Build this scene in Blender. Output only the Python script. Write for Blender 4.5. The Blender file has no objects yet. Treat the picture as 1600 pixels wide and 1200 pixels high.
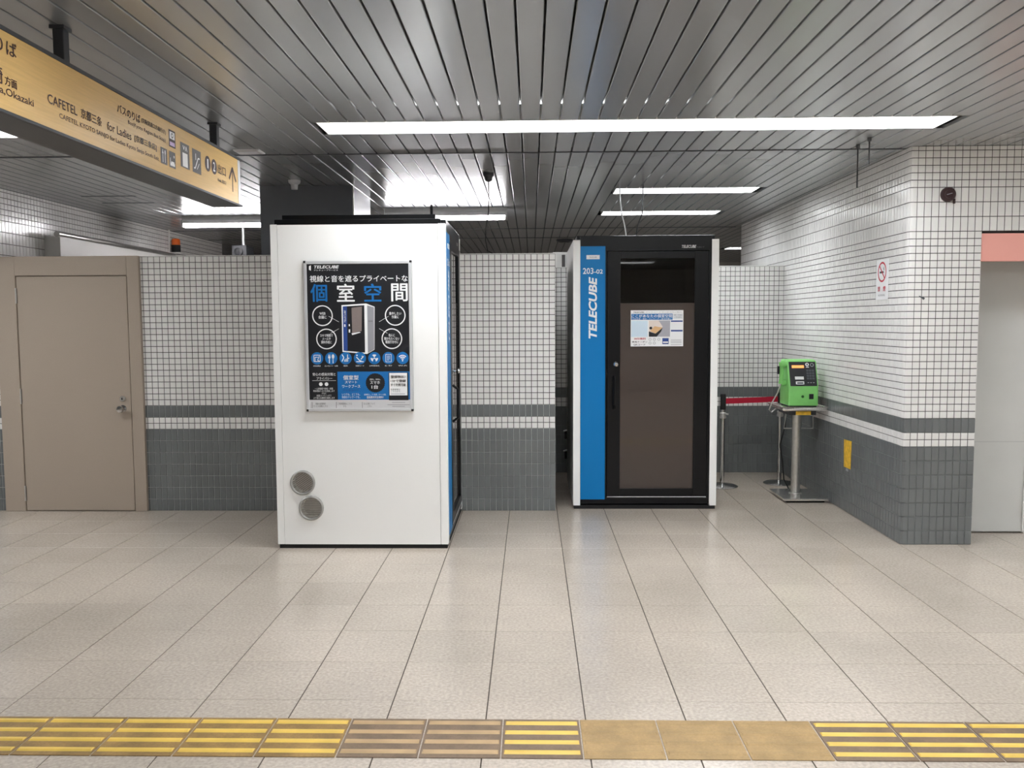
import bpy, bmesh, math, random
from mathutils import Vector, Matrix
random.seed(4)
S = bpy.context.scene
COL = S.collection
PI = math.pi

# ------------------------------------------------------------------ camera
F, PITCH, YAW, ROLL = 1316.15, 0.0738319, -0.0232279, -0.0050578
EYE = Vector((0.1878, -3.4395, 1.5929))
fw = Vector((math.sin(YAW)*math.cos(PITCH), math.cos(YAW)*math.cos(PITCH), -math.sin(PITCH)))
r0 = fw.cross(Vector((0, 0, 1))).normalized(); u0 = r0.cross(fw)
RT = math.cos(ROLL)*r0 + math.sin(ROLL)*u0
UP = -math.sin(ROLL)*r0 + math.cos(ROLL)*u0
cd = bpy.data.cameras.new('camera'); cam = bpy.data.objects.new('camera', cd); COL.objects.link(cam)
cd.sensor_width = 36.0; cd.lens = F/1600*36.0; cd.clip_start = 0.05; cd.clip_end = 100
m3 = Matrix((RT, UP, -fw)).transposed()
cam.matrix_world = Matrix.Translation(EYE) @ m3.to_4x4()
S.camera = cam
# ------------------------------------------------------------------ world, exposure
w = bpy.data.worlds.new('world'); S.world = w; w.use_nodes = True
w.node_tree.nodes['Background'].inputs[0].default_value = (0.5, 0.52, 0.55, 1)
w.node_tree.nodes['Background'].inputs[1].default_value = 0.0
S.view_settings.view_transform = 'Standard'; S.view_settings.look = 'None'
S.view_settings.exposure = 1.4; S.view_settings.gamma = 1.0
S.view_settings.use_curve_mapping = False
S.cycles.max_bounces = 8; S.cycles.transmission_bounces = 6; S.cycles.transparent_max_bounces = 6
LAMP = 9.0      # radiance of the ceiling light diffusers
TUBE = 26.0     # radiance of the bare tubes

# ------------------------------------------------------------------ materials
def lin(c):
    return tuple(((x/255/12.92) if x/255 <= 0.04045 else ((x/255+0.055)/1.055)**2.4) for x in c)
MATS = {}
def mat(name, rgb, rough=0.5, metal=0.0, var=0.0, speck=None, emit=0.0, spec=0.5, coat=0.0, bump=None, stain=None, trans=0.0, stretch=None):
    if name in MATS: return MATS[name]
    m = bpy.data.materials.new(name); m.use_nodes = True
    nt = m.node_tree; N = nt.nodes; L = nt.links
    b = N['Principled BSDF']
    col = lin(rgb)
    b.inputs['Base Color'].default_value = (*col, 1)
    b.inputs['Roughness'].default_value = rough
    b.inputs['Metallic'].default_value = metal
    b.inputs['Specular IOR Level'].default_value = spec
    b.inputs['Coat Weight'].default_value = coat
    b.inputs['Transmission Weight'].default_value = trans
    if emit:
        b.inputs['Emission Color'].default_value = (*col, 1); b.inputs['Emission Strength'].default_value = emit
    cur = None
    geo = N.new('ShaderNodeNewGeometry')
    pos = geo.outputs['Position']
    if stretch:
        vm = N.new('ShaderNodeVectorMath'); vm.operation = 'MULTIPLY'; L.new(pos, vm.inputs[0]); vm.inputs[1].default_value = stretch; pos = vm.outputs[0]
    def scaled(fac_socket, lo, hi, src):
        mr = N.new('ShaderNodeMapRange'); L.new(fac_socket, mr.inputs[0])
        mr.inputs[3].default_value = lo; mr.inputs[4].default_value = hi
        mx = N.new('ShaderNodeMix'); mx.data_type = 'RGBA'; mx.blend_type = 'MULTIPLY'; mx.inputs[0].default_value = 1.0
        if src is None: mx.inputs[6].default_value = (*col, 1)
        else: L.new(src, mx.inputs[6])
        L.new(mr.outputs[0], mx.inputs[7])
        return mx.outputs[2]
    if var:
        oi = N.new('ShaderNodeObjectInfo')
        a = N.new('ShaderNodeMath'); a.operation = 'ADD'; L.new(geo.outputs['Random Per Island'], a.inputs[0]); L.new(oi.outputs['Random'], a.inputs[1])
        fr = N.new('ShaderNodeMath'); fr.operation = 'FRACT'; L.new(a.outputs[0], fr.inputs[0])
        cur = scaled(fr.outputs[0], 1-var, 1+var, cur)
    if speck:
        nz = N.new('ShaderNodeTexNoise'); L.new(pos, nz.inputs['Vector']); nz.inputs['Scale'].default_value = speck[0]; nz.inputs['Detail'].default_value = 4
        mr = N.new('ShaderNodeMapRange'); L.new(nz.outputs[0], mr.inputs[0]); mr.inputs[1].default_value = 0.3; mr.inputs[2].default_value = 0.7
        cur = scaled(mr.outputs[0], 1-speck[1], 1+speck[1], cur)
    if stain:
        nz = N.new('ShaderNodeTexNoise'); L.new(pos, nz.inputs['Vector']); nz.inputs['Scale'].default_value = stain[0]; nz.inputs['Detail'].default_value = 5
        mr = N.new('ShaderNodeMapRange'); L.new(nz.outputs[0], mr.inputs[0]); mr.inputs[1].default_value = 0.35; mr.inputs[2].default_value = 0.65
        cur = scaled(mr.outputs[0], 1-stain[1], 1+stain[1]*0.4, cur)
    if cur is not None: L.new(cur, b.inputs['Base Color'])
    if bump:
        nz = N.new('ShaderNodeTexNoise'); L.new(pos, nz.inputs['Vector']); nz.inputs['Scale'].default_value = bump[0]
        bp = N.new('ShaderNodeBump'); bp.inputs['Strength'].default_value = bump[1]; bp.inputs['Distance'].default_value = 0.002
        L.new(nz.outputs[0], bp.inputs['Height']); L.new(bp.outputs[0], b.inputs['Normal'])
    MATS[name] = m
    return m

floor_m = mat('floor stone', (188, 176, 163), 0.21, var=0.035, speck=(70, 0.16), stain=(1.1, 0.12), spec=0.5, bump=(30, 0.05))
joint_m = mat('floor joint', (74, 66, 58), 0.9)
wtile = mat('white tile', (232, 230, 227), 0.2, var=0.04)
gtile = mat('grey tile', (112, 115, 115), 0.25, var=0.045, stain=(2.0, 0.10))
grout_d = mat('dark grout', (74, 70, 68), 0.9)
grout_l = mat('light grout', (170, 172, 168), 0.9, stain=(2.5, 0.25))
grout_p = mat('worn grout', (122, 125, 124), 0.9, stain=(6, 0.3))
slat_m = mat('ceiling slat', (184, 187, 189), 0.27, metal=0.55, var=0.05)
vent_m = mat('vent metal', (158, 156, 152), 0.4, metal=0.45)
tray_m = mat('bright steel', (222, 220, 216), 0.22, metal=0.9, speck=(30, 0.06))
black_m = mat('ceiling void', (112, 110, 106), 0.9)
white_p = mat('white paint', (232, 231, 227), 0.4)
wall_p = mat('wall paint', (205, 202, 196), 0.7, stain=(0.8, 0.08))
booth_w = mat('booth white', (246, 245, 242), 0.35)
booth_k = mat('booth black', (8, 9, 12), 0.3, spec=0.3)
booth_b = mat('booth blue', (0, 120, 186), 0.4, spec=0.3)
rubber = mat('black rubber', (14, 14, 14), 0.7)
chrome = mat('chrome', (200, 200, 200), 0.15, metal=1.0)
steel = mat('brushed steel', (204, 202, 198), 0.3, metal=0.85, speck=(40, 0.08))
alu = mat('aluminium', (222, 223, 225), 0.35, metal=0.45)
dark_metal = mat('dark grey metal', (56, 58, 62), 0.45)
col_m = mat('column cladding', (112, 115, 122), 0.5)
beige = mat('beige door paint', (172, 158, 143), 0.45, speck=(250, 0.03))
pink = mat('salmon panel', (252, 180, 166), 0.5)
panel_m = mat('pale panel', (214, 214, 210), 0.45, stain=(1.5, 0.06))
lamp_m = mat('lamp diffuser', (246, 250, 255), 0.5, emit=LAMP)
tube_m = mat('lamp tube', (255, 252, 255), 0.5, emit=TUBE)
ink_k = mat('ink black', (20, 22, 27), 0.45)
ink_w = mat('ink white', (240, 240, 240), 0.5)
ink_b = mat('ink blue', (8, 108, 178), 0.5)
ink_nb = mat('ink navy', (38, 70, 140), 0.5)
ink_g = mat('ink grey', (150, 150, 155), 0.5)
ink_dg = mat('ink dark grey', (84, 80, 80), 0.5)
ink_r = mat('ink red', (200, 30, 60), 0.5)
ink_br = mat('ink brown', (58, 38, 40), 0.5)
ink_wood = mat('ink wood', (222, 180, 130), 0.5)
ink_pk = mat('ink taupe', (128, 116, 112), 0.5)
sign_y = mat('sign yellow', (212, 175, 110), 0.35, speck=(1, 0.06), stretch=(1, 6, 160))
green_m = mat('phone green', (134, 210, 116), 0.35, stain=(9, 0.08))
green_d = mat('phone dark green', (40, 96, 40), 0.4)
phone_k = mat('phone panel black', (24, 25, 30), 0.4)
lcd_m = mat('phone display', (255, 150, 80), 0.4, emit=0.5)
key_m = mat('phone key', (70, 74, 80), 0.4)
red_m = mat('red belt', (190, 16, 52), 0.6)
yel_tape = mat('yellow tape', (250, 200, 60), 0.5, stain=(30, 0.25))
tact_field = mat('tactile tan', (150, 119, 70), 0.55, stain=(8, 0.3), speck=(120, 0.12))
tact_yel = mat('tactile yellow', (226, 190, 90), 0.45, stain=(8, 0.12))
tact_brn = mat('tactile brown', (122, 102, 82), 0.6, stain=(10, 0.2), speck=(120, 0.1))
tact_tan = mat('tactile worn tan', (164, 135, 90), 0.6, stain=(9, 0.16), speck=(120, 0.1))
tact_pale = mat('tactile pale bar', (184, 154, 112), 0.5, stain=(8, 0.15))
felt_m = mat('booth felt', (154, 148, 145), 0.9)
felt_d = mat('booth dark felt', (52, 54, 54), 0.9)
wood_m = mat('desk wood', (214, 158, 100), 0.5, speck=(6, 0.12), stretch=(1, 8, 8))
seat_m = mat('armchair fabric', (132, 127, 124), 0.85)
orange_m = mat('beacon orange', (240, 110, 40), 0.35)

def glass_mat(name, rgb, rough, frost):
    m = bpy.data.materials.new(name); m.use_nodes = True
    nt = m.node_tree; N = nt.nodes; L = nt.links; N.clear()
    o = N.new('ShaderNodeOutputMaterial')
    gl = N.new('ShaderNodeBsdfGlossy'); gl.inputs['Roughness'].default_value = rough
    gl.inputs['Color'].default_value = (0.9, 0.9, 0.9, 1)
    if frost:
        rf = N.new('ShaderNodeBsdfRefraction'); rf.inputs['Roughness'].default_value = 0.26; rf.inputs['IOR'].default_value = 1.03
        rf.inputs['Color'].default_value = (*lin(rgb), 1)
        tl = N.new('ShaderNodeBsdfDiffuse'); tl.inputs['Color'].default_value = (*lin((128, 112, 104)), 1)
        ts = N.new('ShaderNodeBsdfTranslucent'); ts.inputs['Color'].default_value = (*lin((214, 206, 200)), 1)
        film = N.new('ShaderNodeMixShader'); film.inputs[0].default_value = 0.5
        L.new(tl.outputs[0], film.inputs[1]); L.new(ts.outputs[0], film.inputs[2])
        base = N.new('ShaderNodeMixShader'); base.inputs[0].default_value = 0.4
        L.new(rf.outputs[0], base.inputs[1]); L.new(film.outputs[0], base.inputs[2])
    else:
        base = N.new('ShaderNodeBsdfTransparent'); base.inputs['Color'].default_value = (*lin(rgb), 1)
    fr = N.new('ShaderNodeFresnel'); fr.inputs['IOR'].default_value = 1.5
    mx = N.new('ShaderNodeMixShader'); L.new(fr.outputs[0], mx.inputs[0]); L.new(base.outputs[0], mx.inputs[1]); L.new(gl.outputs[0], mx.inputs[2])
    L.new(mx.outputs[0], o.inputs[0]); MATS[name] = m
    return m
glass_clear = glass_mat('smoked glass', (120, 116, 112), 0.02, False)
glass_frost = glass_mat('frosted glass', (226, 217, 211), 0.02, True)

# ------------------------------------------------------------------ mesh helpers
def link(name, me, m, parent=None, loc=None, rotz=0):
    o = bpy.data.objects.new(name, me); COL.objects.link(o)
    if m is not None and not me.materials: me.materials.append(m)
    if parent is not None: o.parent = parent
    if loc is not None: o.location = loc
    if rotz: o.rotation_euler = (0, 0, rotz)
    return o
class MB:
    def __init__(s): s.v = []; s.f = []
    def add(s, vs, fs):
        n = len(s.v); s.v += [tuple(p) for p in vs]; s.f += [tuple(i+n for i in f) for f in fs]; return s
    def box(s, x0, x1, y0, y1, z0, z1):
        return s.add([(x0,y0,z0),(x1,y0,z0),(x1,y1,z0),(x0,y1,z0),(x0,y0,z1),(x1,y0,z1),(x1,y1,z1),(x0,y1,z1)],
                     [(0,3,2,1),(4,5,6,7),(0,1,5,4),(1,2,6,5),(2,3,7,6),(3,0,4,7)])
    def tube(s, pts, r, n=8, cap=True):
        pts = [Vector(p) for p in pts]; rs = r if isinstance(r, (list, tuple)) else [r]*len(pts)
        vs = []; prev = None
        for i, p in enumerate(pts):
            d = (pts[min(i+1, len(pts)-1)] - pts[max(i-1, 0)]).normalized()
            if prev is None:
                a = d.cross(Vector((0, 0, 1)));  a = a if a.length > 1e-3 else d.cross(Vector((1, 0, 0)))
            else: a = prev - d*prev.dot(d)
            a.normalize(); prev = a; b = d.cross(a)
            vs += [p + rs[i]*(math.cos(t)*a + math.sin(t)*b) for t in [2*PI*k/n for k in range(n)]]
        fs = [(i*n+k, i*n+(k+1) % n, (i+1)*n+(k+1) % n, (i+1)*n+k) for i in range(len(pts)-1) for k in range(n)]
        if cap: fs += [tuple(range(n-1, -1, -1)), tuple((len(pts)-1)*n+k for k in range(n))]
        return s.add(vs, fs)
    def lathe(s, prof, c=(0, 0, 0), n=24, ax='z'):
        vs = []
        for r, h in prof:
            for k in range(n):
                t = 2*PI*k/n; a, b = r*math.cos(t), r*math.sin(t)
                p = (a, b, h) if ax == 'z' else ((a, -h, b) if ax == '-y' else (h, a, b))
                vs.append((p[0]+c[0], p[1]+c[1], p[2]+c[2]))
        fs = [(i*n+k, i*n+(k+1) % n, (i+1)*n+(k+1) % n, (i+1)*n+k) for i in range(len(prof)-1) for k in range(n)]
        fs += [tuple(range(n-1, -1, -1)), tuple((len(prof)-1)*n+k for k in range(n))]
        return s.add(vs, fs)
    def prism(s, poly, mp, h0, h1):
        n = len(poly)
        return s.add([mp(a, b, h0) for a, b in poly] + [mp(a, b, h1) for a, b in poly],
                     [tuple(range(n-1, -1, -1)), tuple(range(n, 2*n))] + [(k, (k+1) % n, n+(k+1) % n, n+k) for k in range(n)])
    def flat(s, poly, mp, h):
        return s.add([mp(a, b, h) for a, b in poly], [tuple(range(len(poly)))])
    def rect(s, a0, b0, a1, b1, mp, h):
        return s.flat([(a0, b0), (a1, b0), (a1, b1), (a0, b1)], mp, h)
    def disc(s, a, b, r, mp, h, n=24, ry=None):
        ry = ry or r
        return s.flat([(a+r*math.cos(2*PI*k/n), b+ry*math.sin(2*PI*k/n)) for k in range(n)], mp, h)
    def ring(s, a, b, r, t, mp, h, n=32, t0=0, t1=2*PI):
        full = abs(t1-t0-2*PI) < 1e-6
        vs = []
        for k in range(n if full else n+1):
            an = t0+(t1-t0)*k/n
            vs += [mp(a+r*math.cos(an), b+r*math.sin(an), h), mp(a+(r-t)*math.cos(an), b+(r-t)*math.sin(an), h)]
        m_ = len(vs)//2
        return s.add(vs, [(2*k, 2*((k+1) % m_), 2*((k+1) % m_)+1, 2*k+1) for k in range(n)])
    def line(s, p, q, t, mp, h):
        d = Vector((q[0]-p[0], q[1]-p[1])).normalized(); nx, ny = -d.y*t/2, d.x*t/2
        return s.flat([(p[0]-nx, p[1]-ny), (q[0]-nx, q[1]-ny), (q[0]+nx, q[1]+ny), (p[0]+nx, p[1]+ny)], mp, h)
    def mesh(s, name, m=None, bevel=0, smooth=False, seg=2):
        me = bpy.data.meshes.new(name); me.from_pydata(s.v, [], s.f)
        if bevel:
            bm = bmesh.new(); bm.from_mesh(me)
            es = [e for e in bm.edges if len(e.link_faces) == 2 and e.calc_face_angle(0) > 0.6]
            bmesh.ops.bevel(bm, geom=es, offset=bevel, segments=seg, affect='EDGES', profile=0.5)
            bm.to_mesh(me); bm.free()
        if smooth:
            me.polygons.foreach_set('use_smooth', [True]*len(me.polygons)); me.set_sharp_from_angle(angle=0.7)
        me.update()
        if m is not None: me.materials.append(m)
        return me
    def build(s, name, m, parent=None, bevel=0, smooth=False, loc=None, seg=2):
        return link(name, s.mesh(name, m, bevel, smooth, seg), m, parent, loc)
def thing(name, label, cat, loc=(0, 0, 0), rotz=0, group=None):
    o = bpy.data.objects.new(name, None); COL.objects.link(o); o.empty_display_size = 0.1
    o.location = loc; o.rotation_euler = (0, 0, rotz); o['label'] = label; o['category'] = cat
    if group: o['group'] = group
    return o
def tag(o, label, cat, group=None, kind=None):
    o['label'] = label; o['category'] = cat
    if group: o['group'] = group
    if kind: o['kind'] = kind
    return o
def stuff(o): o['kind'] = 'stuff'; return o
def front(y0): return lambda a, b, h: (a, y0-h, b)       # faces -Y
def right(x0): return lambda a, b, h: (x0+h, a, b)       # faces +X
def left(x0): return lambda a, b, h: (x0-h, -a, b)       # faces -X
def up(z0): return lambda a, b, h: (a, b, z0+h)
def down(z0): return lambda a, b, h: (a, b, z0-h)
def text(name, body, box, mp, m, parent, h=0.001, bold=0.0, shear=0.0, turn=False):
    cjk = any(ord(ch) > 0x2000 for ch in body)           # these glyphs are thickened by overlaid copies instead
    c = bpy.data.curves.new('t', 'FONT'); c.body = body; c.size = 1; c.offset = 0.0 if cjk else bold; c.shear = shear
    c.resolution_u = 3; c.align_x = 'CENTER'; c.space_line = 1.05
    tmp = bpy.data.objects.new('t', c); me = bpy.data.meshes.new_from_object(tmp)
    bpy.data.objects.remove(tmp); bpy.data.curves.remove(c)
    if cjk and bold:
        V0 = [tuple(v.co) for v in me.vertices]; F0 = [tuple(p.vertices) for p in me.polygons]; mb = MB(); d = bold*1.3
        for k, (dx, dy) in enumerate(((-d, 0), (d, 0), (0, d*0.7), (0, -d*0.7))): mb.add([(x+dx, y+dy, k*0.0003) for x, y, z in V0], F0)
        bpy.data.meshes.remove(me); me = mb.mesh(name)
    xs = [v.co.x for v in me.vertices]; ys = [v.co.y for v in me.vertices]
    x0, x1, y0, y1 = min(xs), max(xs), min(ys), max(ys)
    a0, b0, a1, b1 = box
    for v in me.vertices:
        p, q = (v.co.x-x0)/(x1-x0), (v.co.y-y0)/(y1-y0)
        if turn: p, q = 1-q, p
        v.co = mp(a0+(a1-a0)*p, b0+(b1-b0)*q, h+v.co.z)
    me.name = name; me.materials.clear()
    return link(name, me, m, parent)
def seen(p):
    d = Vector(p)-EYE; z = d.dot(fw)
    if z < 0.1: return None
    return 800+F*d.dot(RT)/z, 600-F*d.dot(UP)/z, z

# ------------------------------------------------------------------ tiles
def tile_geo(mb, o, u, v, n, w, h, t=0.004, c=0.0015):
    """a chamfered tile: corner o, sides u*w and v*h, standing t proud along n"""
    o, u, v, n = Vector(o), Vector(u), Vector(v), Vector(n)
    q = [o, o+u*w, o+u*w+v*h, o+v*h]
    a = [p+n*(t-c) for p in q]
    b = [o+u*c+v*c, o+u*(w-c)+v*c, o+u*(w-c)+v*(h-c), o+u*c+v*(h-c)]
    mb.add(q+a+[p+n*t for p in b], [(8, 9, 10, 11)] + [(k, (k+1) % 4, 4+(k+1) % 4, 4+k) for k in range(4)] + [(4+k, 4+(k+1) % 4, 8+(k+1) % 4, 8+k) for k in range(4)])
GAP = 0.005
_tm = {}
def tile_field(wall, rects, u, n, base, mats=(wtile, gtile), nparts=300, hide=None, uv=None):
    """rects: (u0, z0, w, h, grey). The largest visible ones are parts, the rest one piece of stuff."""
    u, n, base = Vector(u), Vector(n), Vector(base); V = Vector((0, 0, 1))
    cand = []
    for k, (a, z, w_, h_, g) in enumerate(rects):
        c = base + u*(a+w_/2) + V*(z+h_/2); s = seen(c)
        if s and -20 < s[0] < 1620 and -20 < s[1] < 1220 and not (hide and hide(s[0], s[1])):
            cand.append((-w_*h_/s[2]**2, k))
    pick = set(k for _, k in sorted(cand)[:nparts])
    st = {0: MB(), 1: MB()}
    for k, (a, z, w_, h_, g) in enumerate(rects):
        ww, hh = w_-GAP, h_-GAP; o = base+u*(a+GAP/2)+V*(z+GAP/2)
        if k in pick:
            key = (round(ww, 4), round(hh, 4), g, tuple(u))
            if key not in _tm:
                mb = MB(); tile_geo(mb, (0, 0, 0), u, V, n, ww, hh); _tm[key] = mb.mesh('tile', mats[g])
            link('tile', _tm[key], None, wall, o)
        else: tile_geo(st[g], o, u, V, n, ww, hh)
    for g in (0, 1):
        if st[g].v: stuff(st[g].build('tile_field', mats[g], wall))
def rows(top):
    """courses of the station tiling: (z0, height, grey)"""
    r = [(0.1*k, 0.1, 1) for k in range(7)] + [(0.7, 0.05, 0), (0.75, 0.05, 0), (0.8, 0.1, 1)]
    z = 0.9
    while z < min(top, 2.2)-0.01: r.append((z, 0.05, 0)); z += 0.05
    if top > 2.3:
        r += [(2.2+0.1*k, 0.1, 0) for k in range(3)]; z = 2.5
        while z < top-0.01: r.append((z, min(0.05, top-z), 0)); z += 0.05
    return r
def field(u0, u1, top, z_min=0.0, skip=None):
    out = []
    n = int(round((u1-u0)/0.05)); wd = (u1-u0)/n
    for z, h, g in rows(top):
        if z < z_min-1e-6: continue
        for k in range(n):
            if skip and skip(u0+k*wd+wd/2, z): continue
            out.append((u0+k*wd, z, wd, h, g))
    return out

# ------------------------------------------------------------------ floor
CEIL = 2.78
fl = tag(MB().box(-9, 7, -9, 14, -0.1, -0.003).build('floor', joint_m), 'pale beige speckled stone floor laid in square tiles', 'floor', kind='structure')
tmsh = MB(); T = 0.4
tmsh.add([(0.0025, 0.0012, -0.003), (T-0.0025, 0.0012, -0.003), (T-0.0025, T-0.0012, -0.003), (0.0025, T-0.0012, -0.003),
          (0.0025, 0.0012, -0.0008), (T-0.0025, 0.0012, -0.0008), (T-0.0025, T-0.0012, -0.0008), (0.0025, T-0.0012, -0.0008),
          (0.0035, 0.002, 0), (T-0.0035, 0.002, 0), (T-0.0035, T-0.002, 0), (0.0035, T-0.002, 0)],
         [(8, 9, 10, 11)] + [(k, (k+1) % 4, 4+(k+1) % 4, 4+k) for k in range(4)] + [(4+k, 4+(k+1) % 4, 8+(k+1) % 4, 8+k) for k in range(4)])
tme = tmsh.mesh('floor_tile', floor_m)
cells = [(i, j) for i in range(-22, 17) for j in range(-22, 35)]
cand = []
for i, j in cells:
    best = None
    for cx, cy in ((0, 0), (1, 0), (0, 1), (1, 1), (0.5, 0.5)):
        s = seen(((i+cx)*T, (j+cy)*T, 0))
        if s and 0 < s[0] < 1600 and 715 < s[1] < 1200: best = s
    if best and (j*T < 3.58 or 0.3 < i*T+0.2 < 2.8) and j*T < 5.4 and i*T < 3.9: cand.append((best[2], (i, j)))
near = set(c for _, c in sorted(cand)[:300])
rest = MB()
for i, j in cells:
    if (i, j) in near: link('floor_tile', tme, None, fl, (i*T, j*T, 0))
    else: rest.add([(x+i*T, y+j*T, z) for x, y, z in tmsh.v], tmsh.f)
stuff(rest.build('floor_tile_field', floor_m, fl))

# tactile guide strip: 0.3 m tiles bonded on the floor
def tact(k, field_m, bar_m, barh):
    x0 = -1.752+0.3038*k
    b = MB().box(0.002, 0.3008, 0, 0.3, 0, 0.004).build('tactile_tile', field_m, fl, bevel=0.0015, loc=(x0, -0.473, 0), seg=1)
    for q in range(4):
        y = 0.026+0.075*q
        MB().add([(0.010, y, 0.0038), (0.2935, y, 0.0038), (0.2935, y+0.031, 0.0038), (0.010, y+0.031, 0.0038),
                  (0.014, y+0.008, barh), (0.2895, y+0.008, barh), (0.2895, y+0.022, barh), (0.014, y+0.022, barh)],
                 [(4, 5, 6, 7), (0, 1, 5, 4), (1, 2, 6, 5), (2, 3, 7, 6), (3, 0, 4, 7)]).build('raised_bar', bar_m, b)
for k in range(-3, 14):
    if k < 4: tact(k, tact_field, tact_yel, 0.009)
    elif k < 6: tact(k, tact_brn, tact_pale, 0.009)
    elif k < 7: tact(k, tact_brn, tact_yel, 0.009)
    elif k < 10: tact(k, tact_tan, tact_tan, 0.0068)
    else: tact(k, tact_brn, tact_yel, 0.009)

# ------------------------------------------------------------------ walls
BX = lambda s: (424 < s[0] < 716 and s[1] > 350)
# partition with the beige door
wb = tag(MB().box(-9, -4.290, 3.584, 3.72, 0, 2.15).box(-3.086, 0.387, 3.584, 3.72, 0, 2.15).box(-4.290, -3.086, 3.6, 3.72, 0, 2.15)
         .box(0.29, 0.387, 3.72, 5.5, 0, 2.15).build('wall_back', grout_d), 'half-height partition wall of small white tiles over a grey tiled dado', 'wall', kind='structure')
MB().box(-9, -4.290, 3.5835, 3.59, 0.001, 0.7).box(-3.086, 0.387, 3.5835, 3.59, 0.001, 0.7).box(-9, -4.29, 3.5835, 3.59, 0.8, 0.9).box(-3.086, 0.387, 3.5835, 3.59, 0.8, 0.9).build('dado_grout', grout_l, wb)
hide1 = lambda x, y: 424 < x < 716
fr = field(-3.063, 0.387, 2.15)+[(-3.086, z, 0.023, h, g) for z, h, g in rows(2.15)]+field(-5.29, -4.290, 2.15)
tile_field(wb, fr, (1, 0, 0), (0, -1, 0), (0, 3.584, 0), hide=hide1)
MB().box(-3.086, 0.387, 3.58, 3.72, 2.15, 2.156).box(-9, -4.29, 3.58, 3.72, 2.15, 2.156).build('coping', wtile, wb)
# alcove rear wall
wr = tag(MB().box(0.387, 2.8, 5.389, 5.5, 0, 2.15).build('wall_rear', grout_d), 'tiled rear wall of the alcove behind the pay phone', 'wall', kind='structure')
MB().box(0.387, 2.8, 5.3885, 5.392, 0.001, 0.7).box(0.387, 2.8, 5.3885, 5.392, 0.8, 0.9).build('dado_grout', grout_p, wr)
tile_field(wr, field(0.4, 2.8, 2.15), (1, 0, 0), (0, -1, 0), (0, 5.389, 0), nparts=0)
MB().box(0.387, 2.8, 5.385, 5.5, 2.15, 2.158).build('coping', white_p, wr)
# right-hand tiled wall: alcove side, rounded corner, front face and lintel
CH = lambda d: [(2.804-d, 7.2), (2.804-d, 2.531), (2.826, 2.509-d), (3.296+d, 2.509-d), (3.296+d, 7.2)]
wt = tag(MB().prism(CH(0), up(0), 0, CEIL).box(3.296, 7, 2.509, 2.78, 2.2, CEIL).build('wall_right', grout_d),
         'white tiled wall with grey dado and rounded corner beside the pay phone', 'wall', kind='structure')
MB().prism(CH(0.0005), up(0), 0.001, 0.7).prism(CH(0.0005), up(0), 0.8, 0.9).build('dado_grout', grout_p, wt)
tile_field(wt, field(2.85, 3.30, CEIL)+field(3.30, 5.0, CEIL, 2.2), (1, 0, 0), (0, -1, 0), (0, 2.509, 0))
tile_field(wt, field(2.555, 7.205, CEIL), (0, 1, 0), (-1, 0, 0), (2.804, 0, 0), nparts=0)
def corner_tile(z0, z1, m):
    r = 0.022; pl = [(2.804, 2.5525), (2.800, 2.5525), (2.800, 2.505+r)]
    pl += [(2.800+r-r*math.cos(t), 2.505+r-r*math.sin(t)) for t in (0.4, 0.8, 1.17)]
    pl += [(2.800+r, 2.505), (2.8475, 2.505), (2.8475, 2.509), (2.804, 2.509)]
    return MB().prism(pl, up(0), z0+GAP/2, z1-GAP/2).build('corner_tile', m, wt, smooth=True)
for z, h, g in rows(CEIL): corner_tile(z, z+h, gtile if g else wtile)
# left wall beyond the partition
wl = tag(MB().box(-4.7, -4.454, 3.72, 9.2, 0, CEIL).build('wall_left', grout_d), 'white tiled side wall rising behind the partition', 'wall', kind='structure')
tile_field(wl, field(3.72, 9.22, CEIL, 1.9), (0, 1, 0), (1, 0, 0), (-4.454, 0, 0), nparts=0)
# rest of the hall, plain painted walls
for nm, b, lb in (('wall_south', (-9, 7, -9.1, -9, 0, CEIL), 'plain painted hall wall opposite the booths'), ('wall_north', (-9, 7, 14, 14.1, 0, CEIL), 'plain far wall beyond the alcove'),
              ('wall_west', (-9.1, -9, -9, 14, 0, CEIL), 'plain painted hall wall beyond the hanging sign'), ('wall_east', (7, 7.1, -9, 14, 0, CEIL), 'plain painted hall wall beyond the pink fascia')):
    tag(MB().box(*b).build(nm, wall_p), lb, 'wall', kind='structure')

# recessed doorway at the right
d2 = tag(MB().box(3.296, 3.842, 2.83, 2.87, 0.012, 2.2).build('door_2', panel_m, bevel=0.003), 'pale grey flush door panel recessed under a pink fascia', 'door', kind='structure')
MB().box(3.836, 3.846, 2.822, 2.83, 0.012, 2.2).build('edge_strip', white_p, d2)
MB().box(3.30, 3.836, 2.829, 2.831, 0.688, 0.690).build('seam', ink_g, d2)
tag(MB().box(3.856, 7, 2.84, 2.9, 0.0, 2.2).build('wall_recess', wall_p), 'pale wall right of the recessed door panel', 'wall', kind='structure')
p = tag(MB().box(3.300, 5.0, 2.515, 2.56, 1.994, 2.185).build('trim_1', pink, bevel=0.002), 'salmon pink fascia board over the recessed doorway', 'fascia', kind='structure')

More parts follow.
